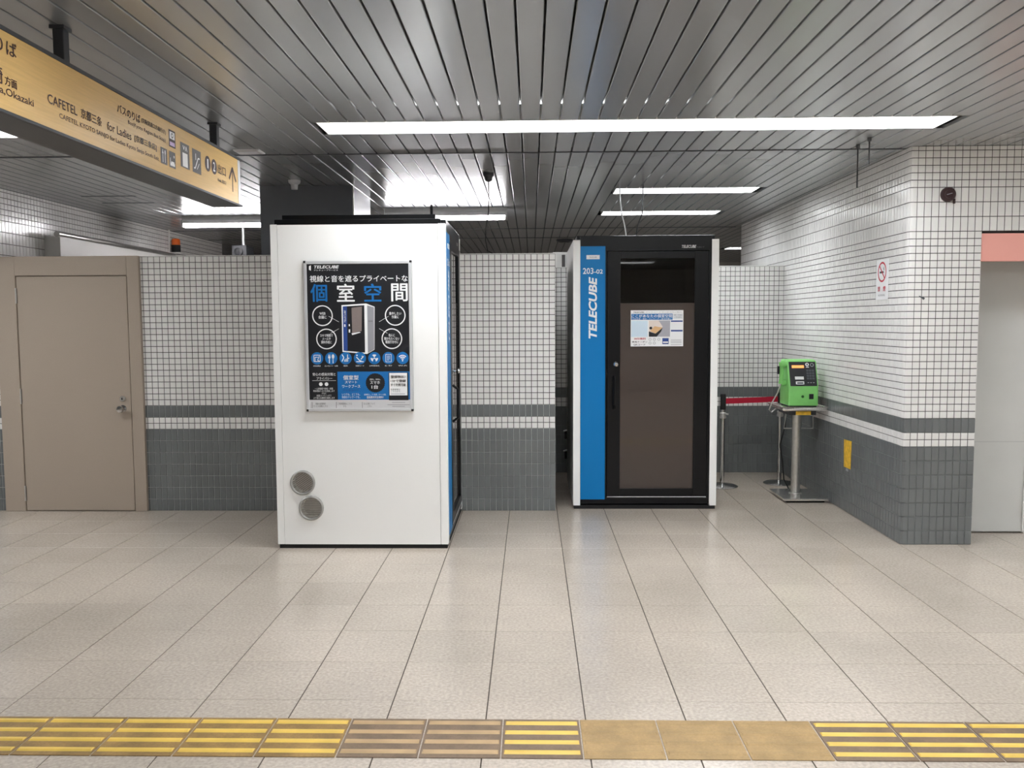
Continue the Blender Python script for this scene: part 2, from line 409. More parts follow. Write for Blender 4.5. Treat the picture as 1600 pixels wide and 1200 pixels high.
# ------------------------------------------------------------------ ceiling of metal slats
ce = tag(MB().box(-9, 7, -9, 14, 2.89, 2.95).build('ceiling', black_m), 'grey metal slat ceiling with dark gaps between the slats', 'ceiling', kind='structure')
PITCHX = 0.1143; X00 = 0.1306
LIGHTS = []     # recesses cut out of the slats: x0, x1, y0, y1
for yr in (1.80, -1.0, -3.8, -6.6):
    for xa, xb in (((-1.09, 2.69), (-6.85, -3.07), (4.67, 6.95)) if yr > 0 else ((-1.09, 2.69), (4.67, 6.95))):
        LIGHTS.append((xa, xb, yr-0.155, yr+0.155))
BACK = [(0.95, 2.235, 4.24, 4.55), (0.97, 2.245, 5.83, 6.14), (3.4, 4.7, 10.5, 10.8)]
prof = [(-0.0526, 0.022), (-0.0526, 0.003), (-0.0513, 0.0009), (-0.0490, 0), (0.0490, 0), (0.0513, 0.0009), (0.0526, 0.003), (0.0526, 0.022)]
def slat_geo(mb, x, y0, y1):
    n = len(prof)
    mb.add([(x+a, y0, CEIL+b) for a, b in prof]+[(x+a, y1, CEIL+b) for a, b in prof], [(k, k+1, n+k+1, n+k) for k in range(n-1)] + [(0, n, 2*n-1, n-1)])
one = MB(); slat_geo(one, 0, 0, 1); sme = one.mesh('slat', slat_m)
sme.transform(Matrix.Translation((0, 0, -CEIL)))
rest = MB(); pieces = []
for k in range(-80, 61):
    x = X00+(k+0.5)*PITCHX
    if x < -8.95 or x > 6.95: continue
    segs = [(-9, 2.583), (2.598, 7.44), (7.46, 8.63), (8.65, 14)]
    for (xa, xb, ya, yb) in LIGHTS+BACK:
        if x+0.05 > xa and x-0.05 < xb:
            segs = [q for (a, b) in segs for q in (((a, ya-0.004), (yb+0.004, b)) if a < ya and b > yb else ((a, b),))]
    for a, b in segs: pieces.append((x, a, b))
cand = []
for k, (x, a, b) in enumerate(pieces):
    best = 1e9
    for t in (0, .1, .2, .3, .4, .5, .6, .7, .8, .9, 1):
        s = seen((x, a+(b-a)*t, CEIL))
        if s and -10 < s[0] < 1610 and -10 < s[1] < 400: best = min(best, s[2])
    if best < 1e9 and x < 2.9 if b > 2.6 else best < 1e9: cand.append((best-(b-a)*0.2, k))
pick = set(k for _, k in sorted(cand)[:300])
for k, (x, a, b) in enumerate(pieces):
    if k in pick:
        o = link('ceiling_slat', sme, None, ce, (x, a, CEIL)); o.scale = (1, b-a, 1)
    else: slat_geo(rest, x, a, b)
stuff(rest.build('ceiling_slat_field', slat_m, ce))
for ya in (2.583, 7.44, 8.63): MB().box(-4.45, 2.79, ya-0.003, ya+0.016, CEIL-0.005, CEIL+0.03).build('slit_shade_strip', dark_metal, ce)  # dark strips drawn in place of the shade inside the cross slits

# ------------------------------------------------------------------ lamps
def recessed(b, label, group, nseg, name='ceiling_light'):
    x0, x1, y0, y1 = b; cx, cy = (x0+x1)/2, (y0+y1)/2
    t = thing(name, label, 'ceiling light', (cx, cy, CEIL), 0, group)
    hx, hy = (x1-x0)/2, (y1-y0)/2; q = 0.006
    MB().box(-hx, hx, -hy, -hy+q, -0.002, 0.095).box(-hx, hx, hy-q, hy, -0.002, 0.095).box(-hx, -hx+q, -hy+q, hy-q, -0.002, 0.095).box(hx-q, hx, -hy+q, hy-q, -0.002, 0.095).build('housing', white_p, t)
    wseg = (2*hx-2*q)/nseg
    for k in range(nseg):
        a = -hx+q+k*wseg
        MB().box(a+0.003, a+wseg-0.003, -hy+q, hy-q, 0.074, 0.080).build(name.replace('ceiling_light', 'diffuser') if nseg == 1 and name.endswith('_offscreen') else 'diffuser', lamp_m, t)
        if k: MB().box(a-0.003, a+0.003, -hy+q, hy-q, 0.070, 0.082).build('divider', white_p, t)
    return t
for b in LIGHTS:
    if b[2] > 0 and -2 < b[0] < 0: recessed(b, 'long recessed ceiling light panel in three sections ahead of the booths', None, 3)
    elif b[2] > 0 and b[0] > 0: recessed(b, 'recessed ceiling light panel in front of the pink fascia', None, 1, 'ceiling_light_fascia_offscreen')
    elif b[2] > 0: recessed(b, 'long recessed ceiling light panel beyond the hanging yellow sign', None, 3)
    else:
        rw = 'near' if b[2] > -2 else ('middle' if b[2] > -5 else 'far')  # unseen rows carried on behind the camera, put in for fill
        recessed(b, 'unseen recessed ceiling light panel added as fill over the open hall floor', 'unseen hall fill lights', 1, 'ceiling_light_%s_%s_offscreen' % (rw, 'hall' if b[0] < 0 else 'east'))
recessed(BACK[0], 'short recessed ceiling light just over the door side of the blue-striped booth', None, 1)
recessed(BACK[1], 'short recessed ceiling light farther back behind the blue-striped booth', None, 1)
recessed(BACK[2], 'short ceiling light in the dark space past the alcove wall', None, 1)
def batten(x0, x1, y, label):
    t = thing('tube_light', label, 'ceiling light', ((x0+x1)/2, y, CEIL)); h = (x1-x0)/2
    MB().prism([(-0.03, 0), (-0.03, -0.045), (-0.055, -0.085), (0.055, -0.085), (0.03, -0.045), (0.03, 0)], lambda a, b, c: (c, a, b), -h, h).build('housing', white_p, t)
    for s in (-0.032, 0.032):
        MB().tube([(-h+0.03, s, -0.106), (h-0.03, s, -0.106)], 0.016, 12).build('tube', tube_m, t, smooth=True)
    for e in (-h, h-0.02):
        MB().box(e, e+0.02, -0.058, 0.058, -0.126, -0.05).build('lamp_holder', white_p, t, bevel=0.003)
batten(-1.34, -0.06, 5.45, 'bare twin-tube ceiling light between the column and the booths')
batten(-3.68, -2.40, 5.95, 'bare twin-tube ceiling light left of the column')

# ------------------------------------------------------------------ column behind the poster booth
c = tag(MB().box(-2.17, -1.36, 3.96, 4.75, 0, CEIL).build('column', col_m), 'square dark grey column behind the poster booth', 'column', kind='structure')
MB().box(-2.172, -1.365, 3.945, 3.96, 0, CEIL).build('front_cladding', col_m, c)
MB().box(-1.362, -1.352, 3.945, 3.965, 0, CEIL).build('corner_bead', white_p, c)

# ------------------------------------------------------------------ beige service door
d1 = tag(MB().box(-4.300, -4.128, 3.55, 3.60, 0, 2.156).box(-3.182, -3.080, 3.55, 3.60, 0, 2.156).box(-4.128, -3.182, 3.55, 3.60, 1.996, 2.156).build('door_1', beige, bevel=0.004),
         'beige steel service door with round knob in the tiled partition', 'door', kind='structure')
MB().box(-4.128, -3.182, 3.576, 3.602, 0, 1.996).build('rebate', beige, d1)
lf = MB().box(-4.121, -3.189, 3.557, 3.576, 0.008, 1.989).build('door_leaf', beige, d1, bevel=0.002)
MB().lathe([(0.030, 0), (0.030, 0.006), (0.014, 0.010), (0.012, 0.030), (0.026, 0.040), (0.031, 0.055), (0.026, 0.068), (0.012, 0.073), (0.0, 0.074)], (-3.257, 3.557, 0.878), 24, '-y').build('door_knob', chrome, lf, smooth=True)
MB().lathe([(0.024, 0), (0.024, 0.008), (0.018, 0.014), (0.0, 0.015)], (-3.257, 3.557, 0.962), 20, '-y').build('deadbolt', steel, lf, smooth=True)
MB().box(-3.261, -3.253, 3.538, 3.546, 0.953, 0.971).build('key_slot', ink_k, lf)
for z in (1.83, 0.985, 0.155):
    h = MB().tube([(-4.1245, 3.549, z-0.065), (-4.1245, 3.549, z+0.065)], 0.007, 10).build('hinge', steel, d1, smooth=True)
    MB().box(-4.132, -4.117, 3.551, 3.558, z-0.062, z+0.062).build('hinge_plate', dark_metal, h)

# ------------------------------------------------------------------ work booths
def booth(label, loc, rotz, W, sticker):
    t = thing('work_booth', label, 'booth', loc, rotz); D = 1.205; h = W/2
    MB().box(-h+0.008, h-0.008, 0.004, D-0.01, 0.0, 0.031).build('plinth', rubber, t)
    MB().box(-h+0.062, h-0.062, 0.0, D-0.06, 0.045, 0.075).build('floor_pan', booth_k, t)
    for s in (-1, 1):
        a, b = (-h, -h+0.06) if s < 0 else (h-0.06, h)
        o = (a, a+0.02) if s < 0 else (b-0.02, b)
        MB().box(a+0.001, b-0.001, 0.05, D-0.05, 0.03, 2.265).build('side_panel', booth_w, t)
        for y0, y1 in ((-0.005, 0.0475), (D-0.0475, D)):
            MB().box(a, b, y0, y1, 0.03, 2.268).build('edge_trim', booth_w, t, bevel=0.002)
    MB().box(-h+0.06, h-0.06, D-0.05, D, 0.03, 2.265).build('rear_panel', booth_w, t)
    MB().box(-h+0.03, h-0.03, 0.03, D-0.02, 2.266, 2.305).build('roof', booth_k, t, bevel=0.004)
    MB().box(-h+0.06, h-0.06, -0.004, 0.03, 2.175, 2.30).build('header', booth_k, t, bevel=0.002)
    MB().box(-h+0.06, h-0.06, -0.004, 0.03, 0.05, 0.095).build('bottom_rail', booth_k, t, bevel=0.002)
    e = h-0.06; dl, dr = -h+0.285, h-0.085
    MB().box(dr+0.004, e, -0.004, 0.03, 0.095, 2.175).build('jamb', booth_k, t, bevel=0.001)
    MB().box(-e+0.212, dl-0.004, -0.004, 0.03, 0.095, 2.175).build('jamb', booth_k, t, bevel=0.001)
    MB().box(-e, -e+0.212, 0.0, 0.03, 0.095, 2.175).build('post', booth_k, t)
    bl = MB().box(-e+0.002, -e+0.208, -0.008, -0.004, 0.083, 2.215).build('blue_panel', booth_b, t, bevel=0.001)
    # door leaf: a frame around glass
    gl, gr, g0, g1 = dl+0.109, dr-0.114, 0.176, 2.113
    dz0, dz1 = 0.099, 2.171
    d = MB().box(dl, gl, -0.010, 0.028, dz0, dz1).box(gr, dr, -0.010, 0.028, dz0, dz1).box(gl, gr, -0.010, 0.028, dz0, g0).box(gl, gr, -0.010, 0.028, g1, dz1).build('door', booth_k, t, bevel=0.002)
    MB().box(gl, gr, 0.004, 0.012, 1.742, g1).build('clear_glass', glass_clear, d)
    MB().box(gl, gr, 0.004, 0.012, g0, 1.741).build('frosted_glass', glass_frost, d)
    MB().box(dl+0.002, dr-0.002, -0.012, -0.010, dz0+0.004, dz0+0.010).build('threshold_strip', alu, d)
    MB().lathe([(0.020, 0), (0.020, 0.006), (0.009, 0.010), (0.009, 0.026), (0.018, 0.034), (0.021, 0.044), (0.015, 0.054), (0.0, 0.056)], (dl+0.072, -0.010, 1.233), 18, '-y').build('door_knob', chrome, d, smooth=True)
    x = dl+0.055
    MB().tube([(x, -0.012, 1.13), (x, -0.050, 1.10), (x, -0.054, 1.00), (x, -0.050, 0.89), (x, -0.012, 0.86)], 0.010, 8).build('pull_handle', booth_k, d, smooth=True)
    # lettering
    mp = front(-0.008)
    c_ = -e+0.105
    text('booth_name', 'TELECUBE', (c_-0.036, 1.448, c_+0.034, 1.962), mp, ink_w, bl, 0.0008, bold=0.034, shear=0.2, turn=True)
    text('booth_number', '203', (c_-0.084, 1.986, c_+0.004, 2.036), mp, ink_w, bl, 0.0008, bold=0.014)
    text('booth_number', '-02', (c_+0.010, 1.988, c_+0.082, 2.024), mp, ink_w, bl, 0.0008, bold=0.014)
    lp = MB().box(c_-0.055, c_+0.055, -0.011, -0.008, 2.108, 2.142).build('label_plate', ink_w, bl)
    text('plate_lettering', 'TELECUBE', (c_-0.032, 2.119, c_+0.032, 2.131), front(-0.011), ink_g, lp, 0.0008)
    text('brand_lettering', 'TELECUBE', (h-0.31, 2.196, h-0.19, 2.220), front(-0.004), ink_w, t, 0.0012, bold=0.015, shear=0.25)
    text('maker_lettering', 'テレキューブ', (h-0.185, 2.198, h-0.125, 2.208), front(-0.004), ink_g, t, 0.0012)
    # interior
    MB().box(-h+0.061, h-0.061, D-0.07, D-0.052, 0.076, 2.2).build('inner_wall', felt_m, t)
    for s in (-1, 1):
        MB().box(s*(h-0.069)-0.008, s*(h-0.069)+0.008, 0.05, D-0.07, 0.076, 2.2).build('inner_wall', felt_m, t)
    MB().box(-h+0.062, h-0.062, D-0.085, D-0.071, 0.076, 0.62).build('inner_dado', felt_d, t)
    for s in (-1, 1): MB().box(s*(h-0.079)-0.003, s*(h-0.079)+0.003, 0.06, D-0.086, 0.076, 0.62).build('inner_dado', felt_d, t)
    MB().box(-h+0.061, h-0.061, 0.04, D-0.06, 2.2, 2.25).build('inner_ceiling', felt_m, t)
    MB().box(-h+0.085, h-0.085, 0.62, D-0.072, 1.78, 1.82).build('added_valance', felt_m, t)  # made-up valance, put in to hold the interior light below it
    MB().box(-h+0.08, h-0.08, D-0.074, D-0.0705, 1.82, 2.199).build('inner_wall', felt_m, t)
    MB().box(-h+0.08, -0.06, 0.30, D-0.10, 0.715, 0.745).build('desk', wood_m, t, bevel=0.004)
    MB().box(-h+0.085, -h+0.115, 0.34, D-0.12, 0.08, 0.714).build('desk_support', felt_d, t)
    return t, d
B2 = (1.143, 3.65, 0)
b2, door2 = booth('white private work booth with blue stripe reading 203-02, its glass door facing the hall', B2, 0, 1.21, True)
b1, door1 = booth('white private work booth seen from its blank side, carrying a framed poster', (-0.405, 2.975, 0), PI/2, 1.18, False)
# round vents on the side of the poster booth (local mapping of its blank side)
sidemp = lambda a, b, hh: (-0.590-hh+0.001, -(a+0.405), b)
def vent(a, b, ang):
    r = 0.088
    ring_ = MB()
    n = 32; prof_ = [(r, 0), (r, 0.012), (r-0.008, 0.018), (r-0.018, 0.014), (r-0.018, 0.002)]
    vs = [sidemp(a+q*math.cos(2*PI*k/n), b+q*math.sin(2*PI*k/n), hh) for q, hh in prof_ for k in range(n)]
    ring_.add(vs, [(i*n+k, i*n+(k+1) % n, (i+1)*n+(k+1) % n, (i+1)*n+k) for i in range(len(prof_)-1) for k in range(n)])
    v = ring_.build('vent', vent_m, b1, smooth=True); v['label'] = 'round metal louvre vent'
    ca, sa = math.cos(ang), math.sin(ang)
    for k in range(-5, 6):
        o = k*0.0122; L_ = math.sqrt(max(0.0, (r-0.019)**2-o*o))
        pts = [(-L_, o-0.003), (L_, o-0.003), (L_, o+0.003), (-L_, o+0.003)]
        MB().prism([(a+x*ca-y*sa, b+x*sa+y*ca) for x, y in pts], sidemp, 0.004, 0.012).build('louvre', steel, v)
vent(-1.423, 0.471, 0.6); vent(-1.366, 0.291, 0.0)
# the vents open into real holes through the side panel
pan_ = [o for o in b1.children if o.name.startswith('side_panel')][0]
cm = MB()
for a_, b_ in ((-1.423, 0.471), (-1.366, 0.291)): cm.lathe([(0.0695, -0.62), (0.0695, -0.50)], (0, -(a_+0.405), b_), 32, 'x')
cme = cm.mesh('cut'); bm_ = bmesh.new(); bm_.from_mesh(cme); bmesh.ops.recalc_face_normals(bm_, faces=bm_.faces); bm_.to_mesh(cme); bm_.free()
cut = link('cut', cme, None, b1)
md = pan_.modifiers.new('holes', 'BOOLEAN'); md.operation = 'DIFFERENCE'; md.object = cut; md.solver = 'EXACT'
bpy.context.view_layer.update(); dg_ = bpy.context.evaluated_depsgraph_get()
holed = bpy.data.meshes.new_from_object(pan_.evaluated_get(dg_))
pan_.modifiers.clear(); pan_.data = holed; bpy.data.objects.remove(cut)
tag(MB().box(-1.56, -0.48, 2.50, 3.40, 2.305, 2.345).build('roof_unit', booth_k, bevel=0.004), 'flat black unit lying on the roof of the poster booth', 'unit')
a = thing('antenna', 'short black stub antenna standing on the poster booth roof unit', 'antenna', (-0.565, 3.0, 2.345))
MB().lathe([(0.016, 0), (0.016, 0.02), (0.010, 0.03), (0.010, 0.12), (0.006, 0.135), (0, 0.136)], (0, 0, 0), 12).build('mast', rubber, a, smooth=True)
MB().box(-0.03, 0.03, -0.03, 0.03, 0, 0.006).build('foot', rubber, a)

# armchair inside the booth
ac = thing('armchair', 'grey upholstered chair with thin metal legs inside the blue-striped booth', 'chair', (1.42, 4.22, 0.075))
MB().box(-0.25, 0.25, -0.24, 0.24, 0.22, 0.38).build('seat', seat_m, ac, bevel=0.05, smooth=True, seg=3)
MB().box(-0.25, 0.25, 0.14, 0.26, 0.36, 0.54).build('backrest', seat_m, ac, bevel=0.05, smooth=True, seg=3)
MB().box(0.17, 0.26, -0.24, 0.16, 0.34, 0.56).build('armrest', seat_m, ac, bevel=0.035, smooth=True, seg=3)
MB().box(-0.26, -0.19, 0.0, 0.16, 0.34, 0.42).build('armrest', seat_m, ac, bevel=0.03, smooth=True, seg=3)
for x in (-0.21, 0.21):
    for y in (-0.2, 0.2): MB().tube([(x, y, 0), (x*0.96, y*0.96, 0.23)], 0.011, 8).build('leg', chrome, ac, smooth=True)

# sticker on the booth door
st = thing('door_notice', 'small white and blue printed notice stuck on the booth glass door', 'notice', (1.019, 3.65, 1.381))
stw, sth = 0.437, 0.301
card = MB().box(0, stw, -0.0118, -0.0105+0.0135, 0, sth).build('card', ink_w, st)
smp = front(-0.0118)
def sp(x, y): return ((x-212)/1070*stw, (875-y)/742*sth)      # print layout units of the notice
def srect(x0, y0, x1, y1, m, h=0.0006, nm='print_block'):
    a, b = sp(x0, y1), sp(x1, y0); return MB().rect(a[0], a[1], b[0], b[1], smp, h).build(nm, m, card)
def stext(s, x0, y0, x1, y1, m, h=0.0012, **k):
    a, b = sp(x0, y1), sp(x1, y0); return text('print_lettering', s, (a[0], a[1], b[0], b[1]), smp, m, card, h, **k)
srect(222, 205, 1062, 328, ink_b); srect(1068, 205, 1270, 312, mat('ink pale', (222, 224, 228), 0.5))
stext('ここがあなたの個室空間', 232, 216, 1052, 284, ink_w, bold=0.01)
stext('WEB会議・電話・テレワーク・集中作業に', 232, 294, 1040, 324, ink_w)
stext('TELECUBE', 262, 160, 480, 186, ink_k, bold=0.01)
stext('テレキューブ サービスのご案内', 520, 162, 1240, 182, ink_g)
stext('予約・ご利用は', 1082, 222, 1256, 246, ink_dg); stext('こちらから', 1100, 262, 1240, 292, ink_dg)
srect(222, 345, 556, 680, mat('ink ice', (206, 224, 236), 0.5))
srect(580, 345, 1012, 676, mat('ink photo grey', (170, 168, 176), 0.5), nm='print_photo')
MB().flat([sp(580, 345), sp(780, 345), sp(862, 470), sp(840, 495), sp(700, 600), sp(580, 570)], smp, 0.0010).build('print_photo', mat('ink cream', (222, 210, 200), 0.5), card)
MB().flat([sp(600, 560), sp(700, 460), sp(858, 490), sp(715, 612)], smp, 0.0014).build('print_photo', ink_wood, card)
MB().flat([sp(580, 565), sp(715, 614), sp(860, 494), sp(830, 570), sp(740, 676), sp(580, 676)], smp, 0.0016).build('print_photo', ink_k, card)
MB().disc(*sp(620, 498), 0.012, smp, 0.0018, 16).build('print_photo', ink_k, card)
srect(1030, 345, 1268, 372, ink_nb); srect(1030, 538, 1268, 570, ink_nb)
stext('30分無料', 280, 694, 520, 738, ink_r, bold=0.01); stext('専用クーポン', 236, 762, 552, 800, ink_dg, bold=0.01); stext('QRコード', 268, 822, 512, 860, ink_dg, bold=0.01)
ri = MB()
for x, y in ((605, 730), (693, 730), (785, 730), (605, 808), (693, 808)): q = sp(x, y); ri.ring(q[0], q[1], 0.011, 0.003, smp, 0.0008, 16)
ri.build('print_icon', ink_g, card)
srect(858, 706, 986, 830, ink_nb); srect(870, 776, 974, 806, ink_w, 0.001)
for y in (740, 770, 800, 840): srect(1030, y, 1250, y+8, ink_g)

# poster on the side of the other booth
PW, PH = 0.743, 1.037
po = thing('poster_frame', 'framed black and blue poster with Japanese lettering on the booth side', 'poster', (-1.377, 2.384, 0.978))
def pp(x, y):                                            # print layout units of the poster -> metres
    xl = 240+0.021*(y-75); xr = 990+0.0172*(y-75)
    return ((x-xl)/(xr-xl)*PW, (1120-y)/1045*PH)
MB().box(0, PW, -0.016, -0.0005, 0, PH).build('backing', dark_metal, po)
fm = 0.020
for b in ((0, PW, 0, fm), (0, PW, PH-fm, PH), (0, fm, fm, PH-fm), (PW-fm, PW, fm, PH-fm)):
    MB().box(b[0], b[1], -0.024, -0.016, b[2], b[3]).build('frame_rail', alu, po, bevel=0.002)
for x in (-0.002, PW-0.014):
    for z in (-0.002, PH-0.014): MB().box(x, x+0.016, -0.026, -0.0005, z, z+0.016).build('corner_cap', rubber, po, bevel=0.003)
pr = MB().box(fm, PW-fm, -0.0185, -0.016, fm, PH-fm).build('print', ink_k, po)
pm = front(-0.0185)
def bb(x0, y0, x1, y1):
    a, b = pp(x0, y1), pp(x1, y0); return (a[0], a[1], b[0], b[1])
def prect(x0, y0, x1, y1, m, h=0.0006, nm='print_block'): return MB().rect(*bb(x0, y0, x1, y1), pm, h).build(nm, m, pr)
def ptext(s, x0, y0, x1, y1, m, h=0.0014, nm='lettering', **k): return text(nm, s, bb(x0, y0, x1, y1), pm, m, pr, h, **k)
MB().flat([pp(278, 110), pp(292, 103), pp(292, 141), pp(278, 134)], pm, 0.0014).build('logo_mark', ink_w, pr)
ptext('TELECUBE', 313, 105, 487, 126, ink_w, bold=0.02, shear=0.2)
ptext('テレキューブサービス', 313, 132, 480, 143, ink_w, shear=0.1)
ptext('視線と音を遮るプライベートな', 284, 174, 966, 220, ink_w, bold=0.010)
for s, x0, x1, m in (('個', 288, 404, ink_b), ('室', 474, 596, ink_w), ('空', 664, 782, ink_b), ('間', 852, 966, ink_w)):
    ptext(s, x0, 232, x1, 356, m, bold=0.012, nm='headline_character')
for cx, cy, ln, p0, p1, s in ((372, 452, 28, (415, 456), (487, 496), 'WEB\n会議に'), (400, 614, 44, (428, 576), (487, 543), 'スキマ時間で\nメールや\n資料作成に'),
                              (880, 452, 42, (834, 458), (768, 496), '集中したい\n作業に'), (857, 614, 52, (826, 576), (768, 543), '他人に\n聞かれたくない\n電話打合せに')):
    q = pp(cx, cy); rb = MB(); rb.ring(q[0], q[1], 0.0715, 0.0075, pm, 0.0010, 40); rb.line(pp(*p0), pp(*p1), 0.0022, pm, 0.0012)
    rb.build('bubble_ring', ink_w, pr); nl = s.count('\n')+1
    ptext(s, cx-ln, cy-11*nl-2, cx+ln, cy+11*nl, ink_w, bold=0.012)
# pictured booth
MB().flat([pp(505, 380), pp(676, 369), pp(736, 392), pp(736, 690), pp(684, 720), pp(512, 704)], pm, 0.0008).build('picture_outline', ink_w, pr)
MB().flat([pp(684, 382), pp(732, 396), pp(734, 688), pp(690, 714)], pm, 0.0011).build('picture_side', ink_g, pr)
MB().flat([pp(516, 389), pp(664, 381), pp(670, 710), pp(520, 696)], pm, 0.0011).build('picture_door', ink_k, pr)
MB().flat([pp(514, 389), pp(543, 387), pp(548, 700), pp(520, 696)], pm, 0.0014).build('picture_stripe', ink_nb, pr)
MB().flat([pp(575, 398), pp(648, 391), pp(646, 560), pp(580, 574)], pm, 0.0014).build('picture_glass', ink_pk, pr)
MB().flat([pp(575, 575), pp(632, 566), pp(640, 570), pp(580, 588)], pm, 0.0016).build('picture_desk', ink_w, pr)
MB().rect(*bb(556, 512, 564, 526), pm, 0.0016).rect(*bb(556, 548, 566, 570), pm, 0.0016).build('picture_handle', ink_w, pr)
text('lettering', 'TELECUBE', bb(524, 415, 535, 500), pm, ink_w, pr, 0.0017, shear=0.2, turn=True)
MB().rect(*bb(524, 512, 533, 530), pm, 0.0017).build('logo_mark', ink_w, pr)
text('lettering', 'TELECUBE', bb(692, 487, 722, 496), pm, ink_dg, pr, 0.0017)
# seven round icons
ix = (334, 433, 534, 634, 735, 834, 932)
def icon(k):
    m = MB(); q = pp(ix[k], 749); r = lambda x, y: (q[0]+x/1000, q[1]+y/1000); H = 0.0016
    if k == 0:
        for a_, b_ in (((-22, -22), (22, -22)), ((22, -22), (22, 22)), ((22, 22), (-22, 22)), ((-22, 22), (-22, -22)), ((-14, 8), (6, 8)), ((-14, 8), (-14, -20)), ((14, 14), (4, -14)), ((4, -14), (18, -20))): m.line(r(*a_), r(*b_), 0.004, pm, H)
    elif k == 1:
        m.rect(*r(-16, -34), *r(-10, 2), pm, H).rect(*r(-21, 0), *r(-5, 14), pm, H).rect(*r(-19, 12), *r(-15, 26), pm, H).rect(*r(-11, 12), *r(-7, 26), pm, H)
        m.rect(*r(10, -34), *r(15, 4), pm, H).disc(*r(13, 12), 0.009, pm, H, 16, 0.016)
    elif k == 2:
        for a_, b_ in (((-24, 26), (-12, 4)), ((-12, 4), (-26, -22)), ((-6, -8), (-6, -24)), ((4, -2), (4, -24)), ((14, 26), (14, -24)), ((14, 0), (26, 0))): m.line(r(*a_), r(*b_), 0.006, pm, H)
    elif k == 3:
        for a_, b_ in (((-26, -24), (26, -24)), ((-24, 8), (0, -18)), ((0, -18), (10, -18)), ((6, -8), (26, 14)), ((14, 16), (22, 4))): m.line(r(*a_), r(*b_), 0.006, pm, H)
        m.disc(*r(-20, 20), 0.005, pm, H, 12)
    elif k == 4:
        for t in (PI/2, PI/2+2*PI/3, PI/2+4*PI/3):
            m.flat([r(5*math.cos(t), 5*math.sin(t))]+[r(26*math.cos(t+d_), 26*math.sin(t+d_)) for d_ in (-0.6, -0.3, 0, 0.3, 0.6)], pm, H)
        m.disc(*r(0, 0), 0.005, pm, H, 12)
    elif k == 5:
        for a_, b_ in (((-19, -26), (19, -26)), ((19, -26), (19, 26)), ((19, 26), (-19, 26)), ((-19, 26), (-19, -26)), ((-11, 14), (11, 14)), ((-11, 5), (11, 5)), ((-11, -4), (11, -4)), ((-11, -13), (4, -13))): m.line(r(*a_), r(*b_), 0.003, pm, H)
    else:
        for rr in (0.014, 0.026, 0.038): m.ring(q[0], q[1]-0.016, rr, 0.007, pm, H, 12, PI/4, 3*PI/4)
        m.disc(q[0], q[1]-0.018, 0.005, pm, H, 12)
    return m
for k, s in enumerate(('防音構造', 'コンセント・USB', '換気', '空調モード', '24時間換気', '机・椅子', 'Wi-Fi')):
    q = pp(ix[k], 749); dk = MB().disc(q[0], q[1], 0.0425, pm, 0.0010, 32).build('icon_disc', ink_b, pr)
    icon(k).build('icon_mark', ink_w, pr)
    l = 5.2*len(s)+4; ptext(s, ix[k]-min(l, 46), 797, ix[k]+min(l, 46), 807, ink_w)
# lower boxes
prect(480, 843, 994, 1040, ink_b)
ptext('安心の感染対策と', 303, 850, 464, 871, ink_w, bold=0.005); ptext('プライバシー', 330, 880, 440, 899, ink_w, bold=0.005)
prect(300, 904, 466, 906, ink_w)
MB().disc(*pp(360, 930), 0.014, pm, 0.001, 6).disc(*pp(400, 930), 0.013, pm, 0.001, 20).build('icon_mark', ink_w, pr)
ptext('一人用個室で換気・除菌\n飛沫感染リスクを低減します\nさらに\n抗菌コーティングで\nより安心な環境を実現します', 308, 954, 456, 1034, ink_w)
ptext('個室型', 517, 868, 624, 900, ink_w, bold=0.01); ptext('スマート', 530, 907, 614, 925, ink_w, bold=0.01); ptext('ワークブース', 510, 934, 636, 956, ink_w, bold=0.01)
ptext('テレキューブ', 516, 964, 628, 980, ink_nb, bold=0.005); ptext('いつでも、どこでも、\n快適なテレワークを。', 508, 994, 636, 1030, ink_w)
q = pp(742, 922); MB().flat([(q[0]+(0.069 if k % 2 else 0.064)*math.cos(2*PI*k/64), q[1]+(0.069 if k % 2 else 0.064)*math.sin(2*PI*k/64)) for k in range(64)], pm, 0.0010).build('badge', ink_k, pr)
ptext('登録も、利用も、', 702, 892, 780, 904, ink_w); ptext('スマホ', 706, 909, 774, 930, ink_w, bold=0.012); ptext('1台', 716, 936, 762, 964, ink_w, bold=0.012)
ptext('登録費用なし、月・年会費、スマート入退室。', 664, 998, 818, 1010, ink_w); ptext('登録費用完全無料！', 682, 1014, 800, 1032, ink_w, bold=0.01)
prect(280, 1040, 996, 1104, mat('ink strip', (206, 205, 206), 0.5))
MB().rect(*bb(838, 850, 972, 1044), pm, 0.0012).build('pictured_phone', ink_k, pr); MB().rect(*bb(842, 853, 964, 1010), pm, 0.0016).build('pictured_screen', ink_w, pr)
for s, y0, y1 in (('登録無料！', 870, 890), ('1分で登録', 898, 918), ('すぐ利用可能', 926, 946)): ptext(s, 850, y0, 956, y1, ink_dg, 0.0022, bold=0.01)
ptext('会員登録は\nこちらから', 850, 962, 916, 988, ink_dg, 0.0022); prect(850, 998, 950, 1002, ink_g, 0.002)
for x, s, wd in ((300, '施設の設置場所\nサービス詳細はこちら', 108), (470, 'ご利用登録はこちら\nから', 108), (652, '法人企業について\nこちら', 88)):
    prect(x-2, 1056, x, 1098, ink_dg, 0.001); ptext(s, x+8, 1060, x+wd, 1092, ink_dg)
for y, wd in ((1058, 46), (1074, 78), (1086, 44)): prect(905-wd, y, 905+wd, y+4, ink_g, 0.001)

